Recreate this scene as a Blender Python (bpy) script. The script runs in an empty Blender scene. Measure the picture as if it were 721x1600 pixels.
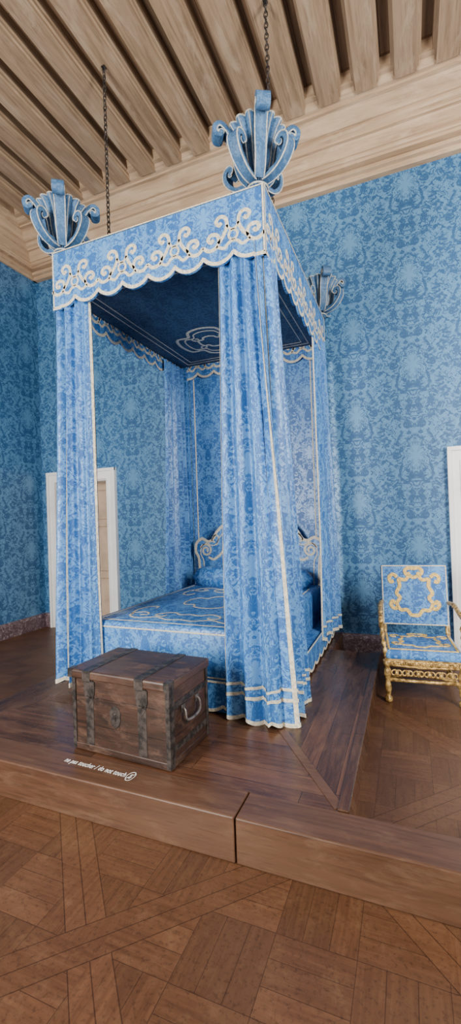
import bpy, math, random
from mathutils import Vector, Matrix
random.seed(7)
SC=bpy.context.scene
PI=math.pi
# ------------------------------------------------------------------ nodes
class N:
    def __init__(s,name):
        s.m=bpy.data.materials.new(name); s.m.use_nodes=True
        s.t=s.m.node_tree; s.t.nodes.clear()
        s.out=s.t.nodes.new('ShaderNodeOutputMaterial')
        s.b=s.t.nodes.new('ShaderNodeBsdfPrincipled')
        s.t.links.new(s.b.outputs[0],s.out.inputs[0])
    def new(s,k,**kw):
        n=s.t.nodes.new(k)
        for a,b in kw.items(): setattr(n,a,b)
        return n
    def put(s,inp,v):
        if hasattr(v,'node'): s.t.links.new(v,inp)
        else:
            if isinstance(v,(tuple,list)) and len(v)==3 and inp.type=='RGBA': v=(*v,1)
            inp.default_value=v
    def math(s,op,a,b=0.0,c=None,clamp=False):
        n=s.new('ShaderNodeMath',operation=op,use_clamp=clamp)
        s.put(n.inputs[0],a); s.put(n.inputs[1],b)
        if c is not None: s.put(n.inputs[2],c)
        return n.outputs[0]
    def uv(s):
        return s.new('ShaderNodeTexCoord').outputs['UV']
    def sep(s,v):
        n=s.new('ShaderNodeSeparateXYZ'); s.put(n.inputs[0],v); return n.outputs
    def com(s,x,y,z=0.0):
        n=s.new('ShaderNodeCombineXYZ')
        for i,a in enumerate((x,y,z)): s.put(n.inputs[i],a)
        return n.outputs[0]
    def noise(s,v,scale,detail=2,rough=.5,dist=0.):
        n=s.new('ShaderNodeTexNoise'); s.put(n.inputs['Vector'],v)
        n.inputs['Scale'].default_value=scale; n.inputs['Detail'].default_value=detail
        n.inputs['Roughness'].default_value=rough; n.inputs['Distortion'].default_value=dist
        return n.outputs[0]
    def mix(s,f,a,b,mode='MIX'):
        n=s.new('ShaderNodeMix',data_type='RGBA',blend_type=mode)
        s.put(n.inputs[0],f); s.put(n.inputs[6],a); s.put(n.inputs[7],b); return n.outputs[2]
    def step(s,v,a,b):
        n=s.new('ShaderNodeMapRange',interpolation_type='SMOOTHSTEP')
        s.put(n.inputs[0],v); n.inputs[1].default_value=a; n.inputs[2].default_value=b
        return n.outputs[0]
    def mapping(s,v,loc=(0,0,0),rot=(0,0,0),sc=(1,1,1)):
        n=s.new('ShaderNodeMapping'); s.put(n.inputs[0],v)
        n.inputs[1].default_value=loc; n.inputs[2].default_value=rot; n.inputs[3].default_value=sc
        return n.outputs[0]
    def bump(s,h,st=.3,d=.01):
        n=s.new('ShaderNodeBump'); s.put(n.inputs['Height'],h)
        n.inputs['Strength'].default_value=st; n.inputs['Distance'].default_value=d
        s.t.links.new(n.outputs[0],s.b.inputs['Normal'])
    def base(s,c): s.put(s.b.inputs['Base Color'],c)
    def rough(s,r): s.put(s.b.inputs['Roughness'],r)

def damask(name,dark,light,px=.40,pz=.62,contrast=1.,rl=.42,rd=.62,seed=0.,k=1.,sheen=0.,spec=.4):
    """mirror-symmetric half-drop foliage repeat; UV in metres. k scales motif detail"""
    m=N(name); x,z,_=m.sep(m.uv())
    u=m.math('DIVIDE',x,px); v=m.math('DIVIDE',z,pz)
    col=m.math('FLOOR',u); odd=m.math('FLOORED_MODULO',col,2.)
    v=m.math('ADD',v,m.math('MULTIPLY',odd,.5))
    fu=m.math('ABSOLUTE',m.math('SUBTRACT',m.math('FRACT',u),.5))
    ang=m.math('MULTIPLY',v,2*PI)
    cs=m.math('COSINE',ang); sn=m.math('SINE',ang)
    R=pz/(2*PI)*1.2
    vec=m.com(m.math('MULTIPLY_ADD',fu,px*1.25,seed),m.math('MULTIPLY',sn,R),m.math('MULTIPLY',cs,R))
    n0=m.noise(vec,6.5*k,.8,.5,2.2)      # bouquets
    n1=m.noise(vec,12*k,1.2,.5,2.6)      # leaves
    n2=m.noise(vec,28*k,1.5,.5,1.5)      # veins
    fz=m.math('SUBTRACT',m.math('FRACT',v),.5)
    warp=m.math('MULTIPLY',m.math('SUBTRACT',n1,.5),px*.18)
    ya=m.math('MULTIPLY',fz,pz*.72); xa=m.math('MULTIPLY_ADD',fu,px,.0001)
    rad=m.math('SQRT',m.math('ADD',m.math('POWER',xa,2.),m.math('POWER',ya,2.)))
    petal=m.math('MULTIPLY',m.math('ABSOLUTE',m.math('SINE',m.math('MULTIPLY',m.math('ARCTAN2',ya,xa),3.5))),px*.11)
    rr=m.math('ADD',m.math('SUBTRACT',rad,petal),warp)
    flower=m.math('SUBTRACT',1.,m.step(rr,px*.10,px*.12))
    hole=m.math('SUBTRACT',1.,m.step(m.math('ABSOLUTE',m.math('SUBTRACT',rr,px*.055)),.004,.010))
    cg=m.math('ABSOLUTE',m.math('ADD',m.math('SUBTRACT',fu,m.math('MULTIPLY_ADD',cs,-.13,.27)),m.math('MULTIPLY',m.math('SUBTRACT',n0,.5),.22)))
    og=m.math('MULTIPLY',m.math('SUBTRACT',1.,m.step(cg,.03,.05)),m.step(n2,.42,.47))
    S=m.step(n0,.455,.470)
    leaves=m.step(n1,.455,.470)
    line=m.math('SUBTRACT',1.,m.step(m.math('ABSOLUTE',m.math('SUBTRACT',n0,.465)),.008,.016))
    vein=m.step(m.math('ABSOLUTE',m.math('SUBTRACT',n2,.5)),.010,.026)
    inside=m.math('MULTIPLY',m.math('MULTIPLY',S,leaves),vein)
    fil=m.math('SUBTRACT',1.,m.step(m.math('ABSOLUTE',m.math('SUBTRACT',n1,.53)),.008,.016))
    outside=m.math('MULTIPLY',m.math('SUBTRACT',1.,S),m.math('MULTIPLY',fil,.7))
    p=m.math('MAXIMUM',inside,outside); p=m.math('MAXIMUM',p,m.math('MULTIPLY',line,.55)); p=m.math('MAXIMUM',p,m.math('MULTIPLY',og,.8))
    p=m.math('MULTIPLY',p,m.step(rr,px*.12,px*.15))
    fl=m.math('MULTIPLY',flower,m.math('SUBTRACT',1.,m.math('MULTIPLY',hole,.85)))
    p=m.math('MAXIMUM',p,fl)
    p=m.math('MULTIPLY',p,contrast)
    uv=m.uv(); big=m.noise(uv,.9,2); weave=m.noise(m.mapping(uv,sc=(60,900,1)),1,1)
    d2=m.mix(big,tuple(c*.78 for c in dark),tuple(min(1,c*1.25) for c in dark))
    c=m.mix(p,d2,light)
    c=m.mix(.12,c,m.mix(weave,(0,0,0),(1,1,1)),'OVERLAY')
    m.base(c)
    m.rough(m.math('MULTIPLY_ADD',p,rl-rd,rd))
    m.b.inputs['Sheen Weight'].default_value=sheen
    m.b.inputs['Specular IOR Level'].default_value=spec
    m.bump(p,.15,.002)
    return m.m

def wood(name,c1,c2,c3,grain=(2,45,45),rough=.5,spec=.5,bump=.15,planks=None,g0=.3,g1=.7,mort=(.12,.1,.08,1),wear=None,rv=0.,wf=.6,pc=((.72,.7,.68,1),(1.12,1.08,1.05,1)),ws=(3,9,1)):
    m=N(name); uv=m.uv()
    g=m.noise(m.mapping(uv,sc=grain),1,5,.65,.6)
    b=m.noise(m.mapping(uv,sc=(.8,4,1)),1,3)
    c=m.mix(m.step(g,g0,g1),c1,c2); c=m.mix(m.math('MULTIPLY',m.step(b,.4,.75),.8),c,c3)
    if planks:
        br=m.new('ShaderNodeTexBrick'); m.put(br.inputs['Vector'],uv)
        br.inputs['Scale'].default_value=1; br.inputs['Mortar Size'].default_value=.0018
        br.inputs['Brick Width'].default_value=planks[0]; br.inputs['Row Height'].default_value=planks[1]
        br.inputs['Color1'].default_value=pc[0]; br.inputs['Color2'].default_value=pc[1]
        br.inputs['Mortar'].default_value=mort
        c=m.mix(1.,c,br.outputs[0],'MULTIPLY')
    w=m.noise(m.mapping(uv,sc=ws),1,6,.72,.4)
    if wear: c=m.mix(m.math('MULTIPLY',m.step(w,.48,.68),wf),c,wear)
    sc=m.noise(m.mapping(uv,sc=(grain[0]*3,grain[1]*3,1)),1,3,.6)
    c=m.mix(m.math('MULTIPLY',m.step(sc,.56,.70),.35),c,tuple(v*.45 for v in c1))
    m.base(c)
    m.rough(m.math('MULTIPLY_ADD',m.math('SUBTRACT',w,.5),rv,rough)) if rv else m.rough(rough)
    m.b.inputs['Specular IOR Level'].default_value=spec
    m.bump(g,bump,.004)
    return m.m

def parquet(name):
    m=N(name); uv=m.uv()
    P=1.05
    r=m.mapping(uv,rot=(0,0,PI/4),loc=(.35,.1,0))
    x,y,_=m.sep(r)
    fx=m.math('FRACT',m.math('DIVIDE',x,P)); fy=m.math('FRACT',m.math('DIVIDE',y,P))
    ax=m.math('ABSOLUTE',m.math('SUBTRACT',fx,.5)); ay=m.math('ABSOLUTE',m.math('SUBTRACT',fy,.5))
    e=.435
    bx=m.math('GREATER_THAN',ax,e); by=m.math('GREATER_THAN',ay,e)
    def ln(a):
        l=m.math('MINIMUM',m.math('ABSOLUTE',m.math('SUBTRACT',a,e)),m.math('SUBTRACT',.5,a))
        return m.math('LESS_THAN',l,.0018)
    seam=m.math('MAXIMUM',ln(ax),m.math('MULTIPLY',ln(ay),m.math('SUBTRACT',1.,bx)))
    X,Y,_=m.sep(uv); q=.265
    ck=m.math('FLOORED_MODULO',m.math('ADD',m.math('FLOOR',m.math('DIVIDE',X,q)),m.math('FLOOR',m.math('DIVIDE',Y,q))),2.)
    def brick(vec,w,h,a=(.90,.89,.88,1),b=(1.10,1.09,1.07,1)):
        br=m.new('ShaderNodeTexBrick'); m.put(br.inputs['Vector'],vec)
        br.inputs['Scale'].default_value=1; br.inputs['Mortar Size'].default_value=.0013
        br.inputs['Brick Width'].default_value=w; br.inputs['Row Height'].default_value=h
        br.offset=0.0
        br.inputs['Color1'].default_value=a; br.inputs['Color2'].default_value=b
        br.inputs['Mortar'].default_value=(.50,.47,.45,1); return br.outputs[0]
    i1=brick(uv,q,q/3); i2=m.mix(1.,brick(m.com(Y,X,0.),q,q/3),(.86,.85,.84),'MULTIPLY')
    inner=m.mix(ck,i1,i2)
    bord=m.mix(bx,(1.08,1.07,1.05),(.96,.95,.94))
    col=m.mix(m.math('MAXIMUM',bx,by),inner,bord)
    col=m.mix(seam,col,(.48,.45,.43))
    gA=m.noise(m.mapping(uv,sc=(4,60,1)),1,4,.6,.5); gB=m.noise(m.mapping(uv,sc=(60,4,1)),1,4,.6,.5)
    g=m.mix(ck,m.mix(gA,(0,0,0),(1,1,1)),m.mix(gB,(0,0,0),(1,1,1)))
    gv=m.sep(g)[0]
    big=m.noise(uv,1.7,3); sp=m.noise(uv,60,4,.75); wr=m.noise(uv,9,6,.75)
    c=m.mix(m.step(gv,.15,.85),(.066,.027,.012),(.122,.055,.026))
    c=m.mix(m.math('MULTIPLY',m.step(big,.4,.7),.5),c,(.130,.066,.033))
    c=m.mix(m.math('MULTIPLY',m.step(wr,.50,.72),.45),c,(.165,.088,.045))
    c=m.mix(m.math('MULTIPLY',m.step(sp,.50,.68),.55),c,(.032,.014,.007))
    c=m.mix(1.,c,col,'MULTIPLY')
    m.base(c); m.rough(m.math('MULTIPLY_ADD',wr,.36,.24)); m.b.inputs['Specular IOR Level'].default_value=.32
    m.bump(m.sep(col)[0],.25,.002)
    return m.m

def plain(name,c,rough=.6,metal=0.,var=.25,scale=12,bump=.1,c2=None):
    m=N(name); tc=m.new('ShaderNodeTexCoord').outputs['Object']
    n=m.noise(tc,scale,4,.6)
    a=tuple(max(0,x*(1-var)) for x in c); b=c2 or tuple(min(1,x*(1+var)) for x in c)
    m.base(m.mix(m.step(n,.35,.65),a,b)); m.rough(rough); m.b.inputs['Metallic'].default_value=metal
    m.bump(n,bump,.004); return m.m

def marble(name):
    m=N(name); uv=m.uv()
    v=m.new('ShaderNodeTexVoronoi'); m.put(v.inputs['Vector'],m.mapping(uv,sc=(16,22,1))); v.feature='F1'
    n=m.noise(uv,22,5,.7,1.5)
    c=m.mix(m.step(n,.42,.62),(.06,.042,.052),(.26,.20,.23))
    c=m.mix(m.math('MULTIPLY',m.step(n,.56,.66),.8),c,(.55,.5,.5))
    c=m.mix(m.math('MULTIPLY',m.step(v.outputs[0],.25,.5),.4),c,(.13,.065,.07))
    m.base(c); m.rough(.35); return m.m

M={}
M['wall']=damask('wall_blue_damask',(.016,.082,.205),(.105,.265,.45),.54,.88,.9,.34,.55,0.,1.08,0.,.5)
M['silk']=damask('bed_blue_damask',(.017,.098,.31),(.105,.285,.58),.38,.62,.95,.34,.52,.3,1.42)
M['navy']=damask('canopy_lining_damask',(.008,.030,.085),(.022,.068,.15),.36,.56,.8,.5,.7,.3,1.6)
M['dusty']=damask('finial_fabric',(.030,.088,.19),(.10,.205,.35),.2,.3,.6,.5,.6,.6,2.)
M['braid']=plain('cream_braid',(.56,.50,.385),.75,0,.25,60,.3)
M['edge']=plain('muted_grey_braid',(.42,.41,.37),.75,0,.25,60,.3)
M['gold_braid']=plain('golden_braid',(.66,.43,.11),.55,0,.3,60,.4)
M['ceil']=wood('ceiling_boards',(.17,.105,.062),(.28,.18,.11),(.22,.145,.09),(1.5,26,26),.8,.2,.3,(3.,.16))
M['beam']=wood('ceiling_beam_oak',(.19,.118,.070),(.40,.27,.165),(.31,.21,.135),(1.3,18,18),.75,.2,.4,None,.25,.75,wear=(.46,.335,.225),ws=(2,7,1))
M['corn']=wood('cornice_oak',(.31,.20,.118),(.53,.37,.235),(.44,.315,.205),(1.0,14,14),.75,.2,.35,None,.25,.75,wear=(.58,.43,.29),ws=(2,7,1))
M['floor']=parquet('parquet_floor')
M['pod']=wood('platform_oak',(.040,.017,.009),(.098,.043,.022),(.105,.052,.028),(2.5,40,40),.30,.42,.18,(1.1,.115),mort=(.25,.22,.2,1),wear=(.145,.075,.042),rv=.5,wf=.5,pc=((.62,.6,.58,1),(1.22,1.17,1.12,1)),ws=(4,12,1))
M['step']=wood('step_oak',(.050,.022,.012),(.108,.050,.026),(.115,.058,.033),(1.6,34,34),.38,.4,.18,None,.2,.8,wear=(.155,.088,.052),rv=.35,wf=.4,ws=(4,14,1))
M['chest']=wood('chest_wood',(.015,.008,.006),(.058,.026,.016),(.072,.038,.024),(3,30,30),.42,.5,.45,(2.,.145),wear=(.150,.080,.050),rv=.4,wf=.5,ws=(5,10,1))
M['iron']=plain('wrought_iron',(.028,.023,.021),.48,.3,.5,26,.3,(.066,.052,.045))
M['steel']=plain('worn_iron_handle',(.18,.155,.14),.45,.7,.4,30,.2)
M['white']=plain('white_painted_wood',(.78,.77,.75),.5,0,.06,3,.03)
M['beige']=plain('tan_painted_wood',(.50,.36,.25),.5,0,.12,5,.03)
M['plaster']=plain('cream_plaster',(.80,.74,.62),.8,0,.05,3,.03)
M['gold']=plain('gilded_carved_wood',(.36,.20,.055),.40,.45,.55,38,.6,(.62,.40,.13))
M['marble']=marble('marble_skirting')
M['decal']=plain('white_vinyl',(.85,.84,.82),.5,0,.02,3,0)
M['brass']=plain('brass',(.5,.36,.12),.3,.9,.2,20,.05)

# ------------------------------------------------------------------ mesh helpers
WO={}
def mk(name,verts,faces,mat,parent=None,smooth=False,uv=None,fm=None,local=False,org=None,uvrot=False):
    if org is None:
        xs=[v[0] for v in verts];ys=[v[1] for v in verts];zs=[v[2] for v in verts]
        org=((min(xs)+max(xs))/2,(min(ys)+max(ys))/2,min(zs))
    me=bpy.data.meshes.new(name)
    me.from_pydata([(v[0]-org[0],v[1]-org[1],v[2]-org[2]) for v in verts],[],faces)
    mats=mat if isinstance(mat,list) else [mat]
    for k in mats: me.materials.append(M[k])
    if fm:
        for p,i in zip(me.polygons,fm): p.material_index=i
    L=me.uv_layers.new(name='UVMap')
    for p in me.polygons:
        n=p.normal
        a=max(range(3),key=lambda i:abs(n[i]))
        for li in p.loop_indices:
            vi=me.loops[li].vertex_index; c=verts[vi]
            if uv: t=uv[vi]
            else:
                t=((c[1],c[2]),(c[0],c[2]),(c[0],c[1]))[a]
                if uvrot: t=(t[1],t[0]) 
            L.data[li].uv=t
        if smooth: p.use_smooth=True
    me.update()
    o=bpy.data.objects.new(name,me); SC.collection.objects.link(o)
    if parent is not None:
        o.parent=parent
        if local: o.location=org
        else: o.location=Vector(org)-WO[parent.name]
    else: o.location=org
    WO[o.name]=Vector(org)
    return o
def lab(o,label,cat,**k):
    o["label"]=label; o["category"]=cat
    for a,b in k.items(): o[a]=b
def struct(o): o["kind"]="structure"; return o
def empty(name,loc,rz=0):
    e=bpy.data.objects.new(name,None); e.location=loc; e.rotation_euler=(0,0,rz); e.empty_display_size=.2
    SC.collection.objects.link(e); WO[e.name]=Vector(loc) if rz==0 else Vector((0,0,0)); return e
class G:
    def __init__(s): s.v=[];s.f=[];s.m=[]
    def add(s,v,f,m=0):
        b=len(s.v); s.v+=[tuple(x) for x in v]; s.f+=[[i+b for i in q] for q in f]; s.m+=[m]*len(f)
    def box(s,a,b,m=0):
        x0,y0,z0=a;x1,y1,z1=b
        s.add([(x0,y0,z0),(x1,y0,z0),(x1,y1,z0),(x0,y1,z0),(x0,y0,z1),(x1,y0,z1),(x1,y1,z1),(x0,y1,z1)],
              [(0,3,2,1),(4,5,6,7),(0,1,5,4),(1,2,6,5),(2,3,7,6),(3,0,4,7)],m)
    def extr(s,prof,x0,x1,ax=0,m=0,cap=True):
        n=len(prof)
        def P(t,p): return (t,p[0],p[1]) if ax==0 else ((p[0],t,p[1]) if ax==1 else (p[0],p[1],t))
        v=[P(x0,p) for p in prof]+[P(x1,p) for p in prof]
        f=[(i,(i+1)%n,(i+1)%n+n,i+n) for i in range(n)]
        if cap: f+=[tuple(range(n))[::-1],tuple(range(n,2*n))]
        s.add(v,f,m)
    def sweep(s,path,r,seg=8,m=0,cap=True,rect=None,up=None,closed=False):
        n=len(path); path=[Vector(p) for p in path]; vs=[]
        prevN=None
        for i,p in enumerate(path):
            if closed: t=path[(i+1)%n]-path[i-1]
            else: t=path[min(i+1,n-1)]-path[max(i-1,0)]
            if t.length<1e-9: t=Vector((0,0,1))
            t.normalize()
            if up is not None: a=Vector(up)
            elif prevN is not None: a=prevN
            else: a=Vector((0,0,1)) if abs(t.z)<.9 else Vector((1,0,0))
            nn=(a-t*a.dot(t))
            if nn.length<1e-6: nn=t.orthogonal()
            nn.normalize(); prevN=nn; b=t.cross(nn)
            rr=r[i] if isinstance(r,(list,tuple)) else r
            if rect:
                w,h=rect
                for c,d in ((-1,-1),(1,-1),(1,1),(-1,1)): vs.append(p+nn*(w/2*c*rr)+b*(h/2*d*rr))
            else:
                for k in range(seg):
                    a2=2*PI*k/seg; vs.append(p+nn*math.cos(a2)*rr+b*math.sin(a2)*rr)
        q=4 if rect else seg; f=[]
        for i in range(n if closed else n-1):
            j=(i+1)%n
            for k in range(q): f.append((i*q+k,i*q+(k+1)%q,j*q+(k+1)%q,j*q+k))
        if cap and not closed: f.append(tuple(range(q))[::-1]); f.append(tuple(range((n-1)*q,n*q)))
        s.add(vs,f,m)
    def lathe(s,prof,c,seg=16,m=0,a0=0.):
        v=[];n=len(prof)
        for r,z in prof:
            for k in range(seg):
                a=2*PI*k/seg+a0; v.append((c[0]+r*math.cos(a),c[1]+r*math.sin(a),c[2]+z))
        f=[(i*seg+k,i*seg+(k+1)%seg,(i+1)*seg+(k+1)%seg,(i+1)*seg+k) for i in range(n-1) for k in range(seg)]
        f+=[tuple(range(seg))[::-1],tuple(range((n-1)*seg,n*seg))]
        s.add(v,f,m)
    def sphere(s,c,r,sc=(1,1,1),m=0,seg=8,rings=5):
        pr=[(max(1e-4,math.sin(PI*i/rings))*r,-math.cos(PI*i/rings)*r) for i in range(rings+1)]
        v=[];n=len(pr)
        for q,z in pr:
            for k in range(seg):
                a=2*PI*k/seg; v.append((c[0]+q*math.cos(a)*sc[0],c[1]+q*math.sin(a)*sc[1],c[2]+z*sc[2]))
        f=[(i*seg+k,i*seg+(k+1)%seg,(i+1)*seg+(k+1)%seg,(i+1)*seg+k) for i in range(n-1) for k in range(seg)]
        s.add(v,f,m)
    def make(s,name,mat,**k): return mk(name,s.v,s.f,mat,fm=s.m,**k)
def bevel(o,w=.004,seg=2):
    b=o.modifiers.new('bevel','BEVEL'); b.width=w; b.segments=seg; b.limit_method='ANGLE'; return o
def cr(pts,n=8,closed=False):
    P=[Vector(p) for p in pts]; out=[]
    L=len(P); rng=range(L) if closed else range(L-1)
    for i in rng:
        p0=P[i-1] if (i>0 or closed) else P[0]*2-P[1]
        p1=P[i];p2=P[(i+1)%L]
        p3=P[(i+2)%L] if (i+2<L or closed) else P[-1]*2-P[-2]
        for k in range(n):
            t=k/n
            out.append(.5*((2*p1)+(p2-p0)*t+(2*p0-5*p1+4*p2-p3)*t*t+(3*p1-p0-3*p2+p3)*t**3))
    if not closed: out.append(P[-1])
    return out
def spiral(c,r0,r1,a0,a1,n=22):
    return [(c[0]+(r0+(r1-r0)*i/n)*math.cos(a0+(a1-a0)*i/n),c[1]+(r0+(r1-r0)*i/n)*math.sin(a0+(a1-a0)*i/n)) for i in range(n+1)]
def ribbons(name,polys,mapper,w,parent,mat='braid',th=.002,local=False):
    g=G()
    for pl in polys:
        closed=False;ww=w
        if isinstance(pl,dict): pts=pl['p'];closed=pl.get('c',False);ww=pl.get('w',w)
        else: pts=pl
        pts=[Vector((p[0],p[1])) for p in pts]; n=len(pts); v=[];f=[]
        for i,p in enumerate(pts):
            if closed: t=pts[(i+1)%n]-pts[i-1]
            else: t=pts[min(i+1,n-1)]-pts[max(i-1,0)]
            if t.length<1e-9: t=Vector((1,0))
            t.normalize(); s=Vector((-t.y,t.x))
            for d,h in ((-.5,.0005),(-.4,th),(.4,th),(.5,.0005)):
                q=p+s*(d*ww); v.append(mapper(q.x,q.y,h))
        for i in range(n if closed else n-1):
            j=(i+1)%n
            for q in range(3): f.append((i*4+q,j*4+q,j*4+q+1,i*4+q+1))
        g.add(v,f)
    if local:
        o=g.make(name,mat,parent=parent,local=True,org=(0,0,0)); o.location=-Vector(parent.location); return o
    return g.make(name,mat,parent=parent)
mir=lambda pts,c: [(2*c-p[0],p[1]) for p in pts]
def P2(l): return [(a[0],a[1]) for a in l]

# ------------------------------------------------------------------ room
FZ=-.185; YW=2.1; XL=-3.92; BB=5.0; CZ=5.15
XR=3.6; YB=-4.6
g=G(); g.box((XL-.3,YB,FZ-.1),(XR,YW+2.2,FZ))
struct(g.make('floor','floor'))
D1=(-3.66,-2.815,1.76); D2=(1.205,2.15,1.68)
g=G(); T=.34
g.box((XL,YW,FZ),(D1[0],YW+T,CZ+.1)); g.box((D1[0],YW,D1[2]),(D1[1],YW+T,CZ+.1))
g.box((D1[1],YW,FZ),(D2[0],YW+T,CZ+.1)); g.box((D2[0],YW,D2[2]),(D2[1],YW+T,CZ+.1)); g.box((D2[1],YW,FZ),(XR,YW+T,CZ+.1))
struct(g.make('wall_back','wall'))
g=G(); g.box((XL-.3,YB,FZ),(XL,YW+T,CZ+.1)); struct(g.make('wall_left','wall'))
g=G(); g.box((XL-.3,YB,CZ),(XR,YW+T,CZ+.08)); struct(g.make('ceiling','ceil',uvrot=True))
g=G(); g.box((XL-.3,YW+2.1,FZ),(-1.5,YW+2.2,2.6)); g.box((-1.5,YW+T,FZ),(-1.4,YW+2.2,2.6)); g.box((XL-.3,YW+T,2.4),(-1.4,YW+2.2,2.5))
struct(g.make('wall_corridor','plaster'))
def bbp(y,s): return [(y,FZ),(y-s*.03,FZ),(y-s*.03,FZ+.15),(y-s*.022,FZ+.165),(y-s*.018,FZ+.18),(y,FZ+.185)]
g=G()
for a,b in ((XL,-3.80),(-2.67,1.07)): g.extr(bbp(YW,1),a,b,0)
struct(g.make('baseboard_back','marble'))
g=G(); g.extr([(XL,FZ),(XL+.03,FZ),(XL+.03,FZ+.15),(XL+.018,FZ+.18),(XL,FZ+.185)],YB,YW,1); struct(g.make('baseboard_left','marble'))
# cornice
pr=[(2.1,4.53),(2.04,4.53),(2.03,4.545),(2.03,4.57),(1.99,4.575),(1.99,4.61),(2.075,4.615),(2.075,4.655),(1.985,4.66),(1.985,4.685),(1.965,4.69),(1.955,4.705),(1.955,4.72),
    (1.94,4.722),(1.895,4.825),(1.865,4.827),(1.865,4.85),(1.84,4.862),(1.825,4.88),(1.825,4.90),(1.805,4.902),(1.70,4.985),(1.665,4.987),(1.665,5.01),(1.63,5.015),(1.60,5.03),(1.585,5.05),(1.54,5.052),(1.54,5.09),(1.52,CZ),(2.1,CZ)]
g=G(); g.extr(pr[::-1],XL,XR,0); struct(g.make('trim_1','corn'))
g=G(); g.extr([(XL+(2.1-a)*.45,b) for a,b in pr],YB,YW,1); struct(g.make('trim_2','corn'))
k=0; x=.511+.328*9
while x>XL+.2:
    w=.120; g=G()
    prof=[(x-w,CZ),(x-w,BB+.06),(x-w+.016,BB+.052),(x-w+.016,BB+.030),(x-w+.030,BB+.022),(x-w+.030,BB),(x+w-.030,BB),(x+w-.030,BB+.022),(x+w-.016,BB+.030),(x+w-.016,BB+.052),(x+w,BB+.06),(x+w,CZ)]
    g.extr(prof,YB,1.62,1)
    struct(g.make('trim_%d'%(k+3),'beam',uv=[(v[1]+k*.37,v[2]*1.1+v[0]) for v in g.v]))
    k+=1; x-=.328
def architrave(x0,x1,zt,name,w=.135):
    g=G()
    for a,b,s in ((x0-w,x0,1),(x1,x1+w,-1)):
        g.box((a,YW-.03,FZ),(b,YW,zt+w)); 
        o=a if s==1 else b-.035
        g.box((o,YW-.05,FZ),(o+.035,YW-.03,zt+w))
        o=b-.02 if s==1 else a
        g.box((o,YW-.04,FZ),(o+.02,YW-.03,zt))
    g.box((x0,YW-.03,zt),(x1,YW,zt+w)); g.box((x0-w,YW-.055,zt+w-.035),(x1+w,YW-.03,zt+w)); g.box((x0,YW-.04,zt),(x1,YW-.03,zt+.02))
    g.box((x0,YW,FZ),(x0+.015,YW+T,zt)); g.box((x1-.015,YW,FZ),(x1,YW+T,zt)); g.box((x0,YW,zt-.015),(x1,YW+T,zt))
    return struct(g.make(name,'white'))
def leaf(x0,x1,y,zt,parent,mat):
    g=G(); g.box((x0,y,FZ+.01),(x1,y+.04,zt))
    W=x1-x0
    for cx0,cx1 in ((x0+.08,x0+W/2-.03),(x0+W/2+.03,x1-.08)):
        for z0,z1 in ((FZ+.12,.45),(.55,1.15),(1.25,zt-.1)):
            pts=[(cx0,z0),(cx1,z0),(cx1,z1),(cx0,z1)]
            g.sweep([(a,y-.004,b) for a,b in pts],.014,6,closed=True,up=(0,1,0))
            g.box((cx0+.04,y-.008,z0+.04),(cx1-.04,y,z1-.04))
    return g.make('door_leaf',mat,parent=parent)
d1=architrave(*D1[:2],D1[2],'door_1'); leaf(D1[0]+.02,D1[1]-.10,YW+.26,D1[2]-.02,d1,'beige')
g=G(); g.sphere((D1[1]-.145,YW+.23,.82),.025); g.sweep([(D1[1]-.145,YW+.26,.82),(D1[1]-.145,YW+.23,.82)],.01); g.make('door_knob','brass',parent=d1,smooth=True)
d2=architrave(*D2[:2],D2[2],'door_2',.125); leaf(D2[0]+.015,D2[1]-.015,YW+.05,D2[2]-.015,d2,'white')
# platform and step
PX=.45; PXL=-1.95; PY=-.655; SY=-.835; PE=1.5
g=G()
g.add([(PXL,PY,0),(PX,PY,0),(.06,-.12,0),(PXL+.35,-.12,0)],[(0,1,2,3)],0)
g.add([(PX,PY,0),(PX,PE,0),(.06,PE,0),(.06,-.12,0)],[(0,1,2,3)],1)
g.add([(PXL+.35,-.12,0),(.06,-.12,0),(.06,YW-.03,0),(PXL+.35,YW-.03,0)],[(0,1,2,3)],0)
g.add([(PXL,PY,0),(PXL+.35,-.12,0),(PXL+.35,YW-.03,0),(PXL,YW-.03,0)],[(0,1,2,3)],1)
g.box((PXL,PY,FZ),(.06,YW-.03,-.001),0); g.box((.06,PY,FZ),(PX,PE,-.001),0)
uv=[(v[0]+.3,v[1]+v[2]) for v in g.v]
o=mk('floor_platform',g.v,g.f,['pod','pod'],fm=g.m[:],uv=uv)
L=o.data.uv_layers[0]
for p in o.data.polygons:
    if p.material_index==1:
        for li in p.loop_indices:
            c=g.v[o.data.loops[li].vertex_index]; L.data[li].uv=(c[1],c[0]+.07)
struct(o)
g=G(); g.box((PX-.035,PY,-.001),(PX+.012,PE,.010)); struct(bevel(g.make('trim_40','pod',uvrot=True),.004))
a,b=Vector((PX-.03,PY+.02)),Vector((.02,-.07)); t=(b-a).normalized(); s_=Vector((-t.y,t.x))*.022
g=G(); g.extr([tuple(a+s_),tuple(a-s_),tuple(b-s_),tuple(b+s_)],.0,.003,2); struct(g.make('trim_43','step'))
for i,(a,b) in enumerate(((PXL,.027),(.033,XR-.3))):
    g=G(); g.box((a,SY,FZ),(b,PY,.003)); struct(bevel(g.make('trim_%d'%(41+i),'step'),.006))

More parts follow.
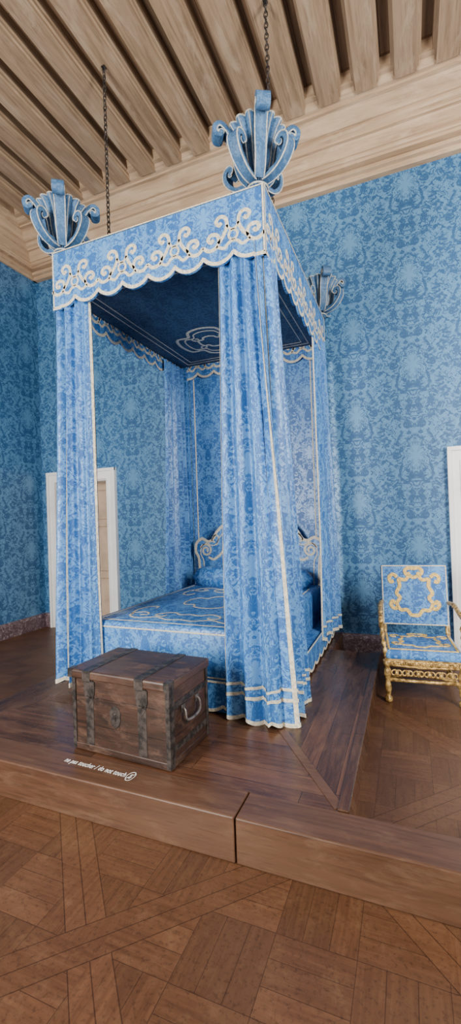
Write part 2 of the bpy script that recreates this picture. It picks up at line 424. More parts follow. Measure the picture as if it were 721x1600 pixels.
# ------------------------------------------------------------------ bed
W=1.63; D=2.0; H=3.2; IC=2.93
bed=empty('canopy_bed',(-.815,1.0,0))
lab(bed,"tall four-poster canopy bed hung with blue damask and cream braid",'bed')
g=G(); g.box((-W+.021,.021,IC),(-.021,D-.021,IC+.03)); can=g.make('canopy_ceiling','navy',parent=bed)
def cm(a,b,h): return (a,b,IC-h)
def line(x0,y0,x1,y1): return [(x0,y0),(x1,y1)]
cx,cy=-.815,1.0
car=cr([(cx-.34,cy),(cx-.30,cy+.16),(cx-.18,cy+.17),(cx-.13,cy+.27),(cx,cy+.31),(cx+.13,cy+.27),(cx+.18,cy+.17),(cx+.30,cy+.16),(cx+.34,cy),(cx+.30,cy-.16),(cx+.18,cy-.17),(cx+.13,cy-.27),(cx,cy-.31),(cx-.13,cy-.27),(cx-.18,cy-.17),(cx-.30,cy-.16)],6,True)
cart=[]
oy=1.38; ox=-.97
def cs_(s): return [(ox+(p[0]-cx)*s,oy+(p[1]-cy)*s) for p in car]
cart.append({'p':cs_(1.0),'c':True,'w':.030})
cart.append({'p':cs_(.78),'c':True,'w':.014})
cart.append({'p':cs_(.40),'c':True,'w':.022})
for s in (-1,1):
    for fy in (-1,1):
        cart.append({'p':[(ox+s*p[0],oy+fy*p[1]) for p in spiral((.13,.10),.042,.012,PI*.2,-PI*1.6,18)],'w':.014})
for q in (.14,.20):
    for l in (line(-W+q,q,-q,q),line(-q,q,-q,D-q),line(-q,D-q,-W+q,D-q),line(-W+q,D-q,-W+q,q)): cart.append({'p':l,'w':.009})
ribbons('braid_trim',cart,cm,.018,can,'edge')
def scal(a,L,n=8,base=.40,amp=.06):
    f=(a/L*n)%1.0
    e=min(a,L-a)
    s=base-.02+amp*abs(math.sin(PI*f))**.6
    if e<.07: s=max(s,base+.045)
    return s
def valance(O,e,nrm,L,nm,top=H,base=.38,n=8,motifs=4):
    O=Vector(O);e=Vector(e);nrm=Vector(nrm); NA=int(L*130); v=[];f=[];uv=[]
    rows=[0,.33,.66,1]
    for i in range(NA+1):
        a=L*i/NA; bt=scal(a,L,n,base)
        for hh in (0,-.018):
            for r in rows:
                p=O+e*a+nrm*hh; v.append((p.x,p.y,top-bt*r)); uv.append((a+.1,top-bt*r))
    q=8
    for i in range(NA):
        for r in range(3):
            f.append((i*q+r,i*q+r+1,(i+1)*q+r+1,(i+1)*q+r)); f.append((i*q+4+r,(i+1)*q+4+r,(i+1)*q+5+r,i*q+5+r))
        f.append((i*q+3,i*q+7,(i+1)*q+7,(i+1)*q+3)); f.append((i*q,(i+1)*q,(i+1)*q+4,i*q+4))
    f.append((0,4,5,6,7,3,2,1)); b=NA*q; f.append((b,b+1,b+2,b+3,b+7,b+6,b+5,b+4))
    o=mk(nm,v,f,'silk',parent=bed,uv=uv)
    def mp(a,b,h):
        p=O+e*a+nrm*(h+.0005); return (p.x,p.y,top+b)
    P=[]
    ed=[(L*i/NA,-scal(L*i/NA,L,n,base)+.012) for i in range(NA+1)]
    P.append({'p':ed,'w':.024})
    P.append({'p':line(.0,-.005,L,-.005),'w':.008}); P.append({'p':line(.008,-.01,.008,-base-.03),'w':.012}); P.append({'p':line(L-.008,-.01,L-.008,-base-.03),'w':.012})
    sp=L/motifs
    for k in range(motifs):
        c=sp*(k+.5); hw=sp/2; z=hw/.2
        def y(v): return -.325+(v+.335)*.84
        A=cr([(c-hw,y(-.29)),(c-.165*z,y(-.325)),(c-.12*z,y(-.320)),(c-.092*z,y(-.275)),(c-.105*z,y(-.225)),(c-.145*z,y(-.215)),(c-.165*z,y(-.245)),(c-.145*z,y(-.268)),(c-.13*z,y(-.25))],6)
        B=cr([(c-.098*z,y(-.29)),(c-.062*z,y(-.24)),(c-.038*z,y(-.18)),(c-.045*z,y(-.120)),(c-.08*z,y(-.098)),(c-.108*z,y(-.125)),(c-.09*z,y(-.158)),(c-.072*z,y(-.143))],6)
        E=cr([(c-.11*z,y(-.31)),(c-.06*z,y(-.335)),(c-.03*z,y(-.305)),(c,y(-.29))],6)
        F=cr([(c-.040*z,y(-.17)),(c-.018*z,y(-.205)),(c,y(-.21))],5)
        for q2,ww in ((A,.024),(B,.024),(E,.020),(F,.017)):
            q2=P2(q2); P.append({'p':q2,'w':ww}); P.append({'p':mir(q2,c),'w':ww})
        P.append({'p':spiral((c,y(-.250)),.029,.029,0,2*PI*23/24,23),'c':True,'w':.016})
    ribbons('braid_trim',P,mp,.022,o)
    return o
valance((-W,0,0),(1,0,0),(0,-1,0),W,'valance')
valance((0,0,0),(0,1,0),(1,0,0),D,'valance',motifs=5,n=10)
valance((-W,0.02,0),(0,1,0),(1,0,0),D-.04,'valance',motifs=5,n=10)
valance((-W+.02,D-.075,0),(1,0,0),(0,-1,0),W-.04,'valance')
g=G(); g.box((-W,0.0,H-.014),(0,D,H+.0)); g.make('canopy_top','dusty',parent=bed)
for i,(a,b) in enumerate(((-W+.07,.09),(-.07,.09),(-W+.06,D-.06),(-.06,D-.06))):
    g=G(); g.box((a-.025,b-.025,0),(a+.025,b+.025,IC)); bevel(g.make('post','silk',parent=bed),.008)
g=G(); g.box((-W+.1,D-.04,.3),(-.1,D-.021,IC)); bp=g.make('back_panel','silk',parent=bed)
def bm(a,b,h): return (a,D-.04-h,b)
ribbons('braid_trim',[{'p':[(-W+.15,.4),(-W+.15,H-.33),(-W+.151,H-.33),(-.151,H-.33),(-.15,H-.33),(-.15,.4)],'w':.013}],bm,.03,bp)
# curtains
def resample(pts,n=120):
    c=cr([(*p,0) for p in pts],12); L=[0]
    for a,b in zip(c,c[1:]): L.append(L[-1]+(b-a).length)
    out=[];j=0
    for i in range(n+1):
        d=L[-1]*i/n
        while j<len(L)-2 and L[j+1]<d: j+=1
        t=(d-L[j])/max(1e-9,L[j+1]-L[j]); out.append(c[j].lerp(c[j+1],min(1,max(0,t))))
    return out,L[-1]
def curtain(top,bot,side,zt,zb,folds,amp,seed,trims=(),bands=(),scallop=0.,cloth=1.6):
    A,LA=resample(top);B,LB=resample(bot); n=len(A)-1
    def ev(Pl,s):
        q=min(max(s,0),1)*n; i=min(int(q),n-1); return Pl[i].lerp(Pl[i+1],q-i)
    def cen(s,k): return ev(A,s).lerp(ev(B,s),k)
    rnd=random.Random(int(seed*100)); am0=[rnd.uniform(.6,1.3) for _ in range(folds+3)]
    def pos(s,t,h=0.):
        k=t**1.2
        c=cen(s,k); d=cen(min(1,s+.02),k)-cen(max(0,s-.02),k); d.normalize()
        nr=Vector((d.y,-d.x,0))*side
        fs=s*folds+.14*math.sin(6.3*s+seed)+.09*math.sin(2.4*t+5*s+seed)*t
        i=int(max(0,min(folds+1,math.floor(fs)))); fr=fs-math.floor(fs)
        am=amp*(.70+.40*t)*(am0[i]*(1-fr)+am0[min(i+1,folds+2)]*fr)
        pipe=2*abs(math.sin(PI*fs))**.8-1
        off=am*(pipe+.18*math.sin(2*PI*fs*2.0+seed+t*1.2)*t+.10*math.sin(7*t+seed*3+fs*2))
        lat=amp*.4*math.sin(2*PI*fs)*(.5+.5*t)
        z=zt+(zb-zt)*t
        if scallop and t>.93: z-= scallop*abs(math.sin(s*PI*folds*.75))*(t-.93)/.07
        return c+nr*(off+h)+d*lat+Vector((0,0,z))
    def nor(s,t):
        d=.003; a=pos(min(1,s+d),t)-pos(max(0,s-d),t); b=pos(s,min(1,t+d))-pos(s,max(0,t-d))
        q=a.cross(b); k=t**1.2
        d2=cen(min(1,s+.02),k)-cen(max(0,s-.02),k); nr=Vector((d2.y,-d2.x,0))*side
        if q.length<1e-12: return nr.normalized()
        q.normalize(); return q if q.dot(nr)>0 else -q
    nu=folds*20; nv=36; v=[];uv=[]; Lw=LB*cloth
    for i in range(nu+1):
        for j in range(nv+1):
            p=pos(i/nu,j/nv); v.append(tuple(p)); uv.append((i/nu*Lw+seed,p.z))
    f=[(i*(nv+1)+j,(i+1)*(nv+1)+j,(i+1)*(nv+1)+j+1,i*(nv+1)+j+1) for i in range(nu) for j in range(nv)]
    o=mk('curtain',v,f,'silk',parent=bed,smooth=True,uv=uv)
    g=G()
    def patch(s0,s1,t0,t1,ns,nt):
        vv=[]
        for i in range(ns+1):
            for j in range(nt+1):
                s=s0+(s1-s0)*i/ns; t=t0+(t1-t0)*j/nt; vv.append(pos(s,t)+nor(s,t)*.004)
        g.add(vv,[(i*(nt+1)+j,(i+1)*(nt+1)+j,(i+1)*(nt+1)+j+1,i*(nt+1)+j+1) for i in range(ns) for j in range(nt)])
    for s0,s1 in trims: patch(s0,s1,0,1,max(2,int((s1-s0)*nu*1.5)),nv)
    for t0,t1 in bands: patch(0,1,t0,t1,nu,2)
    if g.v: g.make('braid_trim','braid',parent=o,smooth=True)
    return o
ZT=H-.30
curtain([(-.33,.045),(-.16,.035),(-.03,.03),(-.015,.10),(-.015,.24)],[(-.37,.0),(-.16,-.05),(.03,-.06),(.065,.09),(.06,.44)],1,ZT,.045,7,.040,1.3,[(0,.016),(.49,.507),(.585,.60),(.982,1)],[(.936,.941),(.953,.959),(.993,1)],.045)
curtain([(-W+.020,.34),(-W+.020,.14),(-W+.035,.03),(-W+.17,.035),(-W+.30,.04)],[(-W-.02,.36),(-W-.02,.12),(-W-.0,-.01),(-W+.17,-.01),(-W+.34,.01)],1,ZT,.09,7,.036,.4,[(.50,.513),(.585,.60),(.978,1)],[(.990,1)],.03)
curtain([(-W+.05,1.90),(-W+.04,1.7),(-W+.04,1.50)],[(-W+.06,1.93),(-W+.03,1.7),(-W+.0,1.42)],-1,ZT,.12,5,.032,5.0,[],[(.985,1)],0)
curtain([(-.02,1.42),(-.01,1.7),(.02,1.90)],[(.0,1.30),(.02,1.62),(.07,1.95)],1,ZT,.13,4,.032,.9,[(0,.025),(.975,1)],[(.955,.961),(.99,1)],.02)
# mattress + cover
g=G(); g.box((-1.43,.03,.19),(-.10,1.93,.52)); mat=g.make('mattress','silk',parent=bed); bevel(mat,.03,4)
for p in mat.data.polygons: p.use_smooth=True
def tm(a,b,h): return (a,b,.5205+h)
P=[]
for q,w in ((.06,.014),):
    for l in (line(-1.43+q,.03+q,-.10-q,.03+q),line(-.10-q,.03+q,-.10-q,1.6),line(-1.43+q,.03+q,-1.43+q,1.6)): P.append({'p':l,'w':w})
mc=-.765
def sc2(c,y,s,fl):
    A=P2(cr([(c,y),(c+.10*s,y-.02*fl),(c+.22*s,y+.03*fl),(c+.34*s,y-.02*fl),(c+.44*s,y+.03*fl),(c+.46*s,y+.12*fl),(c+.38*s,y+.16*fl),(c+.33*s,y+.10*fl),(c+.38*s,y+.07*fl)],6))
    B=P2(cr([(c,y+.16*fl),(c+.08*s,y+.14*fl),(c+.15*s,y+.19*fl),(c+.24*s,y+.14*fl),(c+.25*s,y+.08*fl),(c+.19*s,y+.06*fl),(c+.17*s,y+.10*fl)],6))
    C=P2(cr([(c+.44*s,y+.05*fl),(c+.50*s,y+.2*fl),(c+.47*s,y+.34*fl),(c+.40*s,y+.36*fl),(c+.38*s,y+.29*fl)],6))
    return [A,B,C]
for s in (-1,1):
    P+=sc2(mc,.20,s,1)+sc2(mc,1.45,s,-1)
P.append({'p':[(mc+(p[0]-cx)*.8,.83+(p[1]-cy)*.8) for p in car],'c':True})
ribbons('braid_trim',P,tm,.018,mat)
def fmn(a,b,h): return (a,.03-h,b)
ribbons('braid_trim',[{'p':[(-1.40,.485),(-.13,.485),(-.1295,.485),(-.1295,.21),(-.13,.21),(-1.40,.21)],'w':.010}],fmn,.02,mat)
def skirt(O,e,nrm,L,n):
    O=Vector(O);e=Vector(e);nrm=Vector(nrm); NA=int(L*100); v=[];f=[];uv=[];ed=[]
    for i in range(NA+1):
        a=L*i/NA; fr=(a/L*n)%1; bt=.05-.04*(math.sin(PI*fr)**.6 if 0<fr<1 else 0)
        p=O+e*a
        for r in (0,.5,1):
            v.append((p.x,p.y,.21+(bt-.21)*r)); uv.append((a,.21+(bt-.21)*r))
        ed.append((a,bt+.011))
    for i in range(NA):
        for r in range(2): f.append((i*3+r,i*3+r+1,(i+1)*3+r+1,(i+1)*3+r))
    o=mk('bed_skirt',v,f,'silk',parent=bed,uv=uv)
    mp=lambda a,b,h: tuple(O+e*a+nrm*(h+.001)+Vector((0,0,b)))
    ribbons('braid_trim',[{'p':ed,'w':.020},{'p':line(0,.20,L,.20),'w':.013}],mp,.02,o)
skirt((-1.5,.0,0),(1,0,0),(0,-1,0),1.5,8)
skirt((-.0,.0,0),(0,1,0),(1,0,0),1.95,10)
skirt((-1.5,.0,0),(0,1,0),(-1,0,0),1.95,10)
g=G(); g.box((-1.49,.02,.005),(-.02,1.95,.2)); g.make('bed_base','silk',parent=bed)
g=G(); n=20; path=[(-1.40+1.26*i/n,1.66,.60) for i in range(n+1)]
g.sweep(path,[.02 if i in(0,n) else (.09 if i in (1,n-1) else .115) for i in range(n+1)],18)
bo=g.make('bolster','silk',parent=bed,smooth=True)
hb=[(.66,.45),(.67,.70),(.68,.80),(.71,.86),(.70,.95),(.63,1.0),(.56,.97),(.50,.99),(.45,1.07),(.36,1.14),(.24,1.12),(.16,1.17),(.08,1.25),(0,1.27)]
hbc=P2(cr(hb,5))
full=[(mc+p[0],p[1]) for p in hbc]+[(mc-p[0],p[1]) for p in hbc[::-1][1:]]
g=G(); g.extr(full,1.85,1.90,1); hbo=g.make('headboard','silk',parent=bed)
hm=lambda a,b,h:(a,1.85-h,b)
P=[{'p':[(mc+(p[0]-mc)*.985,p[1]-.008) for p in full],'w':.030},{'p':[(mc+(p[0]-mc)*.90,.45+(p[1]-.45)*.90) for p in full],'w':.011}]
for s in (-1,1):
    for q,ww in ((spiral((.575,.865),.072,.016,.4,5.5*PI*.6),.022),
              (P2(cr([(.55,.79),(.48,.77),(.38,.85),(.36,.96),(.28,1.02),(.2,.99),(.2,.92),(.27,.92)],6)),.024),
              (P2(cr([(.58,.62),(.45,.66),(.33,.62),(.2,.70),(.08,.82),(.0,.84)],6)),.022),
              (P2(cr([(.45,.92),(.42,1.0),(.46,1.03),(.50,.98),(.47,.95)],6)),.016),
              (P2(cr([(0,1.14),(.07,1.12),(.12,1.05),(.08,.99),(.03,1.02),(.05,1.06)],6)),.020)):
        P.append({'p':[(mc+s*p[0],p[1]) for p in q],'w':ww})
ribbons('braid_trim',P,hm,.03,hbo)
# finials: ribbed flaring vase wrapped by eight scroll-topped lobes
def finial(x,y,rot):
    c=(x,y,H)
    g=G()
    prof=[(.045,0),(.062,.008),(.062,.022),(.036,.034),(.044,.052),(.068,.075),(.088,.115),(.099,.16),(.107,.21),(.122,.26),(.150,.31),(.180,.345),(.170,.352),(.11,.345),(.09,.375),(.07,.395),(.04,.41),(.02,.412)]
    seg=96; v=[]
    for r,z in prof:
        for k in range(seg):
            a=2*PI*k/seg; lob=abs(math.cos(8*a)); rr=r*(1-.16*(1-lob)**1.3)
            v.append((c[0]+rr*math.cos(a+rot),c[1]+rr*math.sin(a+rot),c[2]+z))
    n=len(prof)
    f=[(i*seg+k,i*seg+(k+1)%seg,(i+1)*seg+(k+1)%seg,(i+1)*seg+k) for i in range(n-1) for k in range(seg)]+[tuple(range(seg))[::-1],tuple(range((n-1)*seg,n*seg))]
    g.add(v,f)
    o=g.make('finial','dusty',parent=bed)
    g=G()
    rim=[]
    for k in range(96):
        a=2*PI*k/96; lob=abs(math.cos(8*a)); rr=.179*(1-.16*(1-lob)**1.3); rim.append((c[0]+rr*math.cos(a+rot),c[1]+rr*math.sin(a+rot),c[2]+.348))
    g.sweep(rim,.0045,6,closed=True)
    for k in range(16):
        a=rot+k*PI/8
        g.sweep([(c[0]+(r+.001)*math.cos(a),c[1]+(r+.001)*math.sin(a),c[2]+z) for r,z in prof[4:12]],.0035,5)
    g.sweep([(c[0]+.062*math.cos(2*PI*k/32),c[1]+.062*math.sin(2*PI*k/32),c[2]+.015) for k in range(32)],.006,6,closed=True)
    g.make('braid_trim','edge',parent=o,smooth=True)
    tall=cr([(.055,.050),(.094,.090),(.118,.150),(.128,.215),(.146,.285),(.184,.350),(.222,.378),(.252,.356),(.248,.320),(.224,.314),(.214,.332)],5)
    low=cr([(.050,.045),(.098,.050),(.150,.070),(.198,.112),(.226,.165),(.222,.208),(.190,.222),(.170,.200),(.184,.184)],5)
    for q in range(8):
        istall=q%2==0
        pts=tall if istall else low
        wd=.066 if istall else .062
        a=rot+PI/8+q*PI/4; ca,sa=math.cos(a),math.sin(a); tan=Vector((-sa,ca,0))
        def W3(p,side=0.): 
            return Vector((c[0]+p[0]*ca,c[1]+p[0]*sa,c[2]+p[1]))+tan*side
        nP=len(pts)
        wf=[.85+.35*min(1,i/nP*1.6) for i in range(nP)]
        g=G(); g.sweep([W3(p) for p in pts],wf,rect=(wd,.026),up=tan)
        body=pts[:int(nP*(.62 if istall else .34))]
        for sg in (-1,1):
            vv=[];ff=[]
            for i,p in enumerate(body):
                hw_=wd*.42*wf[i]*sg
                zz=min(p[1],.33); vv.append(W3((p[0],p[1]),hw_)); vv.append(W3((.06,zz),hw_*.5))
            for i in range(len(body)-1): ff.append((2*i,2*i+1,2*i+3,2*i+2))
            g.add(vv,ff)
        e=pts[-1]; g.sweep([W3((e[0],e[1]),-wd*.48),W3((e[0],e[1]),wd*.48)],.016,10)
        g.make('scroll_lobe','dusty',parent=o)
        g=G()
        for sgn in (-1,1):
            pp=[]
            for i,p in enumerate(pts):
                t=(pts[min(i+1,nP-1)]-pts[max(i-1,0)]); t.normalize()
                pp.append(W3((p.x+t.y*.012*wf[i],p.y-t.x*.012*wf[i]),wd*.5*wf[i]*sgn))
            g.sweep(pp,.0045,5)
            ew=[W3((e[0]+.016*math.cos(2*PI*k/12),e[1]+.016*math.sin(2*PI*k/12)),wd*.49*sgn) for k in range(12)]
            g.sweep(ew,.003,5,closed=True)
        g.make('edge_braid','edge',parent=o,smooth=True)
    return o
finial(-.055,.06,.1); finial(-W+.055,.06,.25); finial(-.03,D-.05,.1)
finial(-W+.055,D-.05,.1)
def chain(x,y,z0,z1):
    g=G(); st=.040; n=int((z1-z0)/st); st=(z1-z0)/n
    for i in range(n):
        z=z0+st*(i+.5); pts=[]
        for k in range(12):
            a=2*PI*k/12; u=.0135*math.cos(a); w=(st*.68)*math.sin(a)
            pts.append((x+(u if i%2 else 0),y+(0 if i%2 else u),z+w))
        g.sweep(pts,.0046,5,closed=True)
    g.box((x-.016,y-.016,z1-.01),(x+.016,y+.016,z1))
    o=g.make('chain','iron'); lab(o,"long dark iron chain hanging from a ceiling beam to the canopy",'chain',group="chains holding the bed canopy"); return o
chain(-1.49,.5,H+.012,BB); chain(-.115,.6,H+.012,BB)

# ------------------------------------------------------------------ chest
ch=empty('chest',(-.675,-.43,.0),math.radians(-3)); lab(ch,"worn dark brown wooden chest with flat iron straps beside the bed",'chest')
cw,cd,chh=.305,.19,.385
k=dict(parent=ch,local=True)
g=G(); g.box((-cw,-cd,.015),(cw,cd,chh)); g.box((-cw-.006,-cd-.006,.004),(cw+.006,cd+.006,.04)); bevel(g.make('body','chest',**k),.004)
g=G(); g.box((-cw-.018,-cd-.024,chh+.002),(cw+.018,cd+.012,chh+.05)); lid=bevel(g.make('lid','chest',**k),.010)
zt=chh+.05
for x in (-.195,.145):
    w=.052
    g=G()
    g.box((x-w/2,-cd-.0025,.03),(x+w/2,-cd+.0,chh)); 
    g.box((x-w/2,-cd-.0265,chh-.002),(x+w/2,-cd-.023,zt-.001)); g.box((x-w/2,-cd-.0265,zt-.001),(x+w/2,cd+.013,zt+.002))
    g.extr([(x-.036,chh-.01),(x-.036,chh-.07),(x-.018,chh-.12),(x,chh-.14),(x+.018,chh-.12),(x+.036,chh-.07),(x+.036,chh-.01)],-cd-.005,-cd-.001,1)
    g.sweep([(x-.012,-cd-.005,chh-.09),(x-.01,-cd-.018,chh-.09),(x+.01,-cd-.018,chh-.09),(x+.012,-cd-.005,chh-.09)],.0045,6)
    for i in range(1,9):
        g.sphere((x,-cd-.0025,.03+i*.036),.003)
        g.sphere((x,-cd+i*.042,zt+.002),.003)
    g.make('iron_strap','iron',**k)
for sx in (-1,1):
    g=G()
    def bx(x0,y0,z0,x1,y1,z1):
        a,b=sorted((x0,x1)); g.box((a,y0,z0),(b,y1,z1))
    bx(sx*(cw+.007),-cd-.007,.01,sx*(cw-.016),-cd+.036,chh)
    bx(sx*(cw+.019),-cd-.025,chh+.006,sx*(cw-.012),-cd+.024,zt+.001)
    for z in (.09,.30): bx(sx*(cw+.003),-cd+.02,z-.016,sx*(cw-.002),cd-.01,z+.016)
    bx(sx*(cw+.007),cd-.02,.01,sx*(cw-.018),cd+.004,chh)
    for i in range(7): g.sphere((sx*(cw-.006),-cd-.007,.04+i*.052),.003)
    g.make('corner_iron','iron',**k)
g=G(); x=-.025
g.extr([(x-.032,.19),(x-.02,.165),(x,.15),(x+.02,.165),(x+.032,.19),(x+.035,.235),(x+.02,.26),(x,.27),(x-.02,.26),(x-.035,.235)],-cd-.0035,-cd,1)
g.box((x-.004,-cd-.007,.19),(x+.004,-cd-.003,.215)); g.sphere((x,-cd-.004,.225),.007); g.make('lock_plate','iron',**k)
g=G(); X=cw+.005
pts=cr([(X,-.070,.265),(X+.014,-.072,.25),(X+.02,-.066,.205),(X+.022,0,.193),(X+.02,.066,.205),(X+.014,.072,.25),(X,.070,.265)],5)
g.sweep(pts,.0072,8); g.box((X-.004,-.088,.245),(X+.003,-.053,.28)); g.box((X-.004,.053,.245),(X+.003,.088,.28))
g.make('handle','steel',**k)

# ------------------------------------------------------------------ armchair
cr_=empty('armchair',(.77,1.24,FZ),math.radians(5)); lab(cr_,"carved gilt armchair upholstered in blue silk with golden braid",'chair')
k=dict(parent=cr_,local=True)
g=G(); g.box((-.265,-.27,.31),(.265,.26,.385)); s=g.make('seat','silk',**k); bevel(s,.03,4)
sm=lambda a,b,h:(a,b,.3855+h)
def ornament(w,h0,h1):
    out=[]
    c=(h0+h1)/2; hh=(h1-h0)/2
    for s in (-1,1):
        o1=[(0,.60),(.16,.66),(.30,.52),(.52,.55),(.50,.30),(.62,.05),(.50,-.12),(.62,-.32),(.50,-.55),(.28,-.55),(.14,-.72),(0,-.74)]
        o2=[(0,.93),(.18,.95),(.30,.85),(.24,.72),(.12,.78)]
        o3=[(.58,.62),(.72,.72),(.86,.62),(.82,.45),(.70,.48)]
        o4=[(.58,-.48),(.74,-.50),(.84,-.36),(.76,-.24),(.68,-.34)]
        for q in (o1,o2,o3,o4): out.append([(s*p[0]*w,c+p[1]*hh) for p in P2(cr(q,5))])
    return out
ribbons('gold_braid',ornament(.24,-.22,.22)+[line(-.235,-.24,.235,-.24),line(-.235,-.24,-.235,.2),line(.235,-.24,.235,.2)],sm,.018,s,'gold_braid',.005,True)
def yb(z): return .25+(z-.45)*.13
g=G(); v=[]
z0,z1=.455,.95
for z in (z0,z1):
    for x in (-.26,.26):
        v.append((x,yb(z)-.025,z)); v.append((x,yb(z)+.02,z))
g.add(v,[(0,2,6,4),(1,5,7,3),(0,4,5,1),(2,3,7,6),(4,6,7,5),(0,1,3,2)])
b=g.make('backrest','silk',**k); bevel(b,.012,3)
bmn=lambda a,c,h:(a,yb(c)-.0255-h,c)
ribbons('gold_braid',ornament(.225,.475,.935),bmn,.030,b,'gold_braid',.005,True)
ribbons('edge_braid',[{'p':line(-.25,.46,-.25,.945),'w':.010},{'p':line(.25,.46,.25,.945),'w':.010},{'p':line(-.25,.942,.25,.942),'w':.010},{'p':line(-.25,.463,.25,.463),'w':.010}],bmn,.010,b,'braid',.003,True)
def bal(z0,z1,r):
    L=z1-z0
    return [(r*a,z0+L*t) for a,t in ((.9,0),(1.15,.03),(1.15,.10),(.6,.14),(.75,.22),(1.1,.32),(.8,.45),(.55,.52),(.8,.56),(1.15,.66),(1.0,.76),(.55,.82),(1.0,.86),(1.2,.90),(1.2,1.0))]
for sx in (-1,1):
    g=G(); g.lathe(bal(0,.31,.024),(sx*.25,-.25,0),12); g.make('front_leg','gold',smooth=True,**k)
    g=G(); g.sweep([(sx*.245,.27,0),(sx*.245,.235,.3),(sx*.245,yb(.5)+.008,.5),(sx*.240,yb(.7)+.02,.70)],.018,seg=8); g.make('rear_leg','gold',**k)
    g=G()
    pts=cr([(sx*.255,yb(.63)-.01,.64),(sx*.275,.12,.650),(sx*.285,-.03,.615),(sx*.285,-.16,.610),(sx*.285,-.235,.630),(sx*.285,-.275,.595),(sx*.285,-.25,.56),(sx*.285,-.215,.575)],6)
    g.sweep(pts,[.017 for i in range(len(pts))],8); 
    pts=cr([(sx*.285,-.20,.60),(sx*.28,-.15,.53),(sx*.275,-.20,.46),(sx*.265,-.24,.40),(sx*.26,-.245,.33)],6)
    g.sweep(pts,[.016+.004*math.sin(i*1.3) for i in range(len(pts))],8)
    for i in (1,4,6): g.sphere((sx*.282,-.15+i*.05,.632),.020,(1,1.8,.7))
    g.make('armrest','gold',smooth=True,**k)
g=G()
for y in (-.25,.25): g.box((-.25,y-.015,.27),(.25,y+.015,.32)); 
for sx in (-1,1): g.box((sx*.25-.015,-.25,.27),(sx*.25+.015,.25,.32))
g.make('seat_rail','gold',**k)
g=G()
def carv(y,z0,z1,n):
    for i in range(n):
        x=-.225+.45*(i+.5)/n; zc=(z0+z1)/2; h=(z1-z0)/2
        for s in (-1,1):
            g.sweep([(x+s*p[0],y,zc+p[1]) for p in spiral((.016,0),h*.75,.004,PI*.9,-PI*1.2,14)],.006,6)
        g.sphere((x,y-.004,zc),.012,(1,.7,1.6))
    g.sweep([(-.25,y,z0),(0,y,z0-.012),(.25,y,z0)],.009,6); 
carv(-.25,.17,.25,6); carv(-.262,.275,.31,9)
g.sweep([(-.25,-.25,.16),(.25,-.25,.16)],.012,8)
g.make('carved_stretcher','gold',smooth=True,**k)
g=G()
for sx in (-1,1): g.sweep([(sx*.25,-.25,.09),(sx*.25,.26,.09)],.012,8)
g.sweep([(-.25,0,.09),(-.1,0,.11),(0,0,.12),(.1,0,.11),(.25,0,.09)],.012,8); g.make('stretcher','gold',smooth=True,**k)

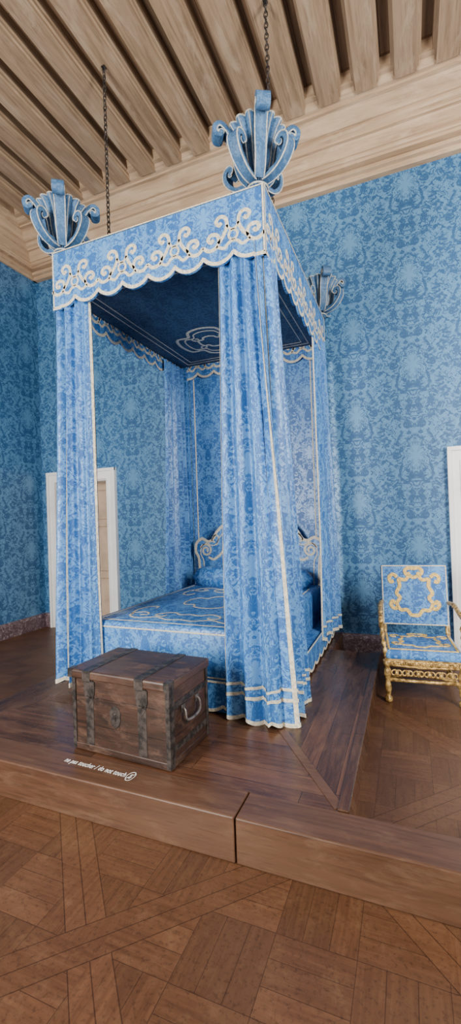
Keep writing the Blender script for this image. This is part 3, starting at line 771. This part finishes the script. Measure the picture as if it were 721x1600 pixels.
# ------------------------------------------------------------------ floor lettering
def lettering():
    cu=bpy.data.curves.new('t','FONT'); cu.body='ne pas toucher / do not touch'; cu.size=.042; cu.extrude=.0002
    cu.align_x='LEFT'; cu.offset=.0003; cu.space_character=1.08
    ob=bpy.data.objects.new('t',cu); SC.collection.objects.link(ob); bpy.context.view_layer.update()
    me=bpy.data.meshes.new_from_object(ob.evaluated_get(bpy.context.evaluated_depsgraph_get()))
    bpy.data.objects.remove(ob)
    vs=[tuple(v.co) for v in me.vertices]; fs=[tuple(p.vertices) for p in me.polygons]
    w=max(v[0] for v in vs)
    g=G(); g.add(vs,fs); 
    c=(w+.042,.012); n=28
    g.add([(c[0]+r*math.cos(2*PI*i/n),c[1]+r*math.sin(2*PI*i/n),.0005) for r in (.031,.027) for i in range(n)],[(i,(i+1)%n,(i+1)%n+n,i+n) for i in range(n)])
    def q(x0,y0,x1,y1,wd):
        x0,y0,x1,y1,wd=[a*1.25 for a in (x0,y0,x1,y1,wd)]
        dx,dy=x1-x0,y1-y0; l=math.hypot(dx,dy); nx,ny=-dy/l*wd/2,dx/l*wd/2
        g.add([(c[0]+x0+nx,c[1]+y0+ny,.0006),(c[0]+x0-nx,c[1]+y0-ny,.0006),(c[0]+x1-nx,c[1]+y1-ny,.0006),(c[0]+x1+nx,c[1]+y1+ny,.0006)],[(0,1,2,3)])
    q(0,-.012,0,.001,.011); q(-.0045,0,-.0055,.010,.0022); q(-.0015,0,-.0015,.013,.0022); q(.0015,0,.0018,.012,.0022); q(.0045,0,.006,.009,.0022); q(.004,-.009,.011,-.001,.0025)
    q(-.015,-.015,.015,.015,.003)
    sc=.43/(w+.075); a=math.radians(-2); X0,Y0=-.95,-.735
    vv=[(X0+sc*(v[0]*math.cos(a)-v[1]*1.7*math.sin(a)),Y0+sc*(v[0]*math.sin(a)+v[1]*1.7*math.cos(a)),.0040+v[2]) for v in g.v]
    o=mk('floor_lettering',vv,g.f,'decal'); lab(o,"white lettering reading ne pas toucher / do not touch with hand symbol",'sign')
lettering()

# ------------------------------------------------------------------ lights
def area(loc,tgt,sx,sy,pw,col=(1,1,1)):
    l=bpy.data.lights.new('window_or_corridor_light','AREA'); l.shape='RECTANGLE'; l.size=sx; l.size_y=sy; l.energy=pw; l.color=col
    o=bpy.data.objects.new('window_or_corridor_light',l); o.location=loc
    o.rotation_euler=(Vector(tgt)-Vector(loc)).to_track_quat('-Z','Y').to_euler(); SC.collection.objects.link(o)
area((-1.8,-4.2,1.9),(-.5,1,1.5),1.1,2.2,440,(1,.965,.91))
area((3.3,-1.6,2.5),(.7,2.0,2.9),1.1,2.6,350,(1,.97,.92))
area((-2.6,YW+1.2,2.2),(-2.9,YW+.6,.6),1,1,60,(1,.93,.82))  # no window: lamp added in the corridor to brighten the left door's gap
w=bpy.data.worlds.new('world'); SC.world=w; w.use_nodes=True
bg=w.node_tree.nodes['Background']; bg.inputs[0].default_value=(1,.965,.92,1); bg.inputs[1].default_value=.60

# ------------------------------------------------------------------ camera
p=[0.7296,-2.4803,1.2254,-0.3873,0.0104,-0.0338,683.206]
yaw,pitch,roll=p[3:6]
fwd=Vector((math.sin(yaw)*math.cos(pitch),math.cos(yaw)*math.cos(pitch),math.sin(pitch)))
r=Vector((math.cos(yaw),-math.sin(yaw),0)); u=r.cross(fwd)
r2=r*math.cos(roll)+u*math.sin(roll); u2=-r*math.sin(roll)+u*math.cos(roll)
cam=bpy.data.cameras.new('camera'); co=bpy.data.objects.new('camera',cam); SC.collection.objects.link(co)
mt=Matrix((r2,u2,-fwd)).transposed().to_4x4(); mt.translation=Vector(p[:3]); co.matrix_world=mt
cam.sensor_fit='VERTICAL'; cam.sensor_height=36; cam.lens=p[6]/1600*36; cam.clip_start=.05
SC.camera=co
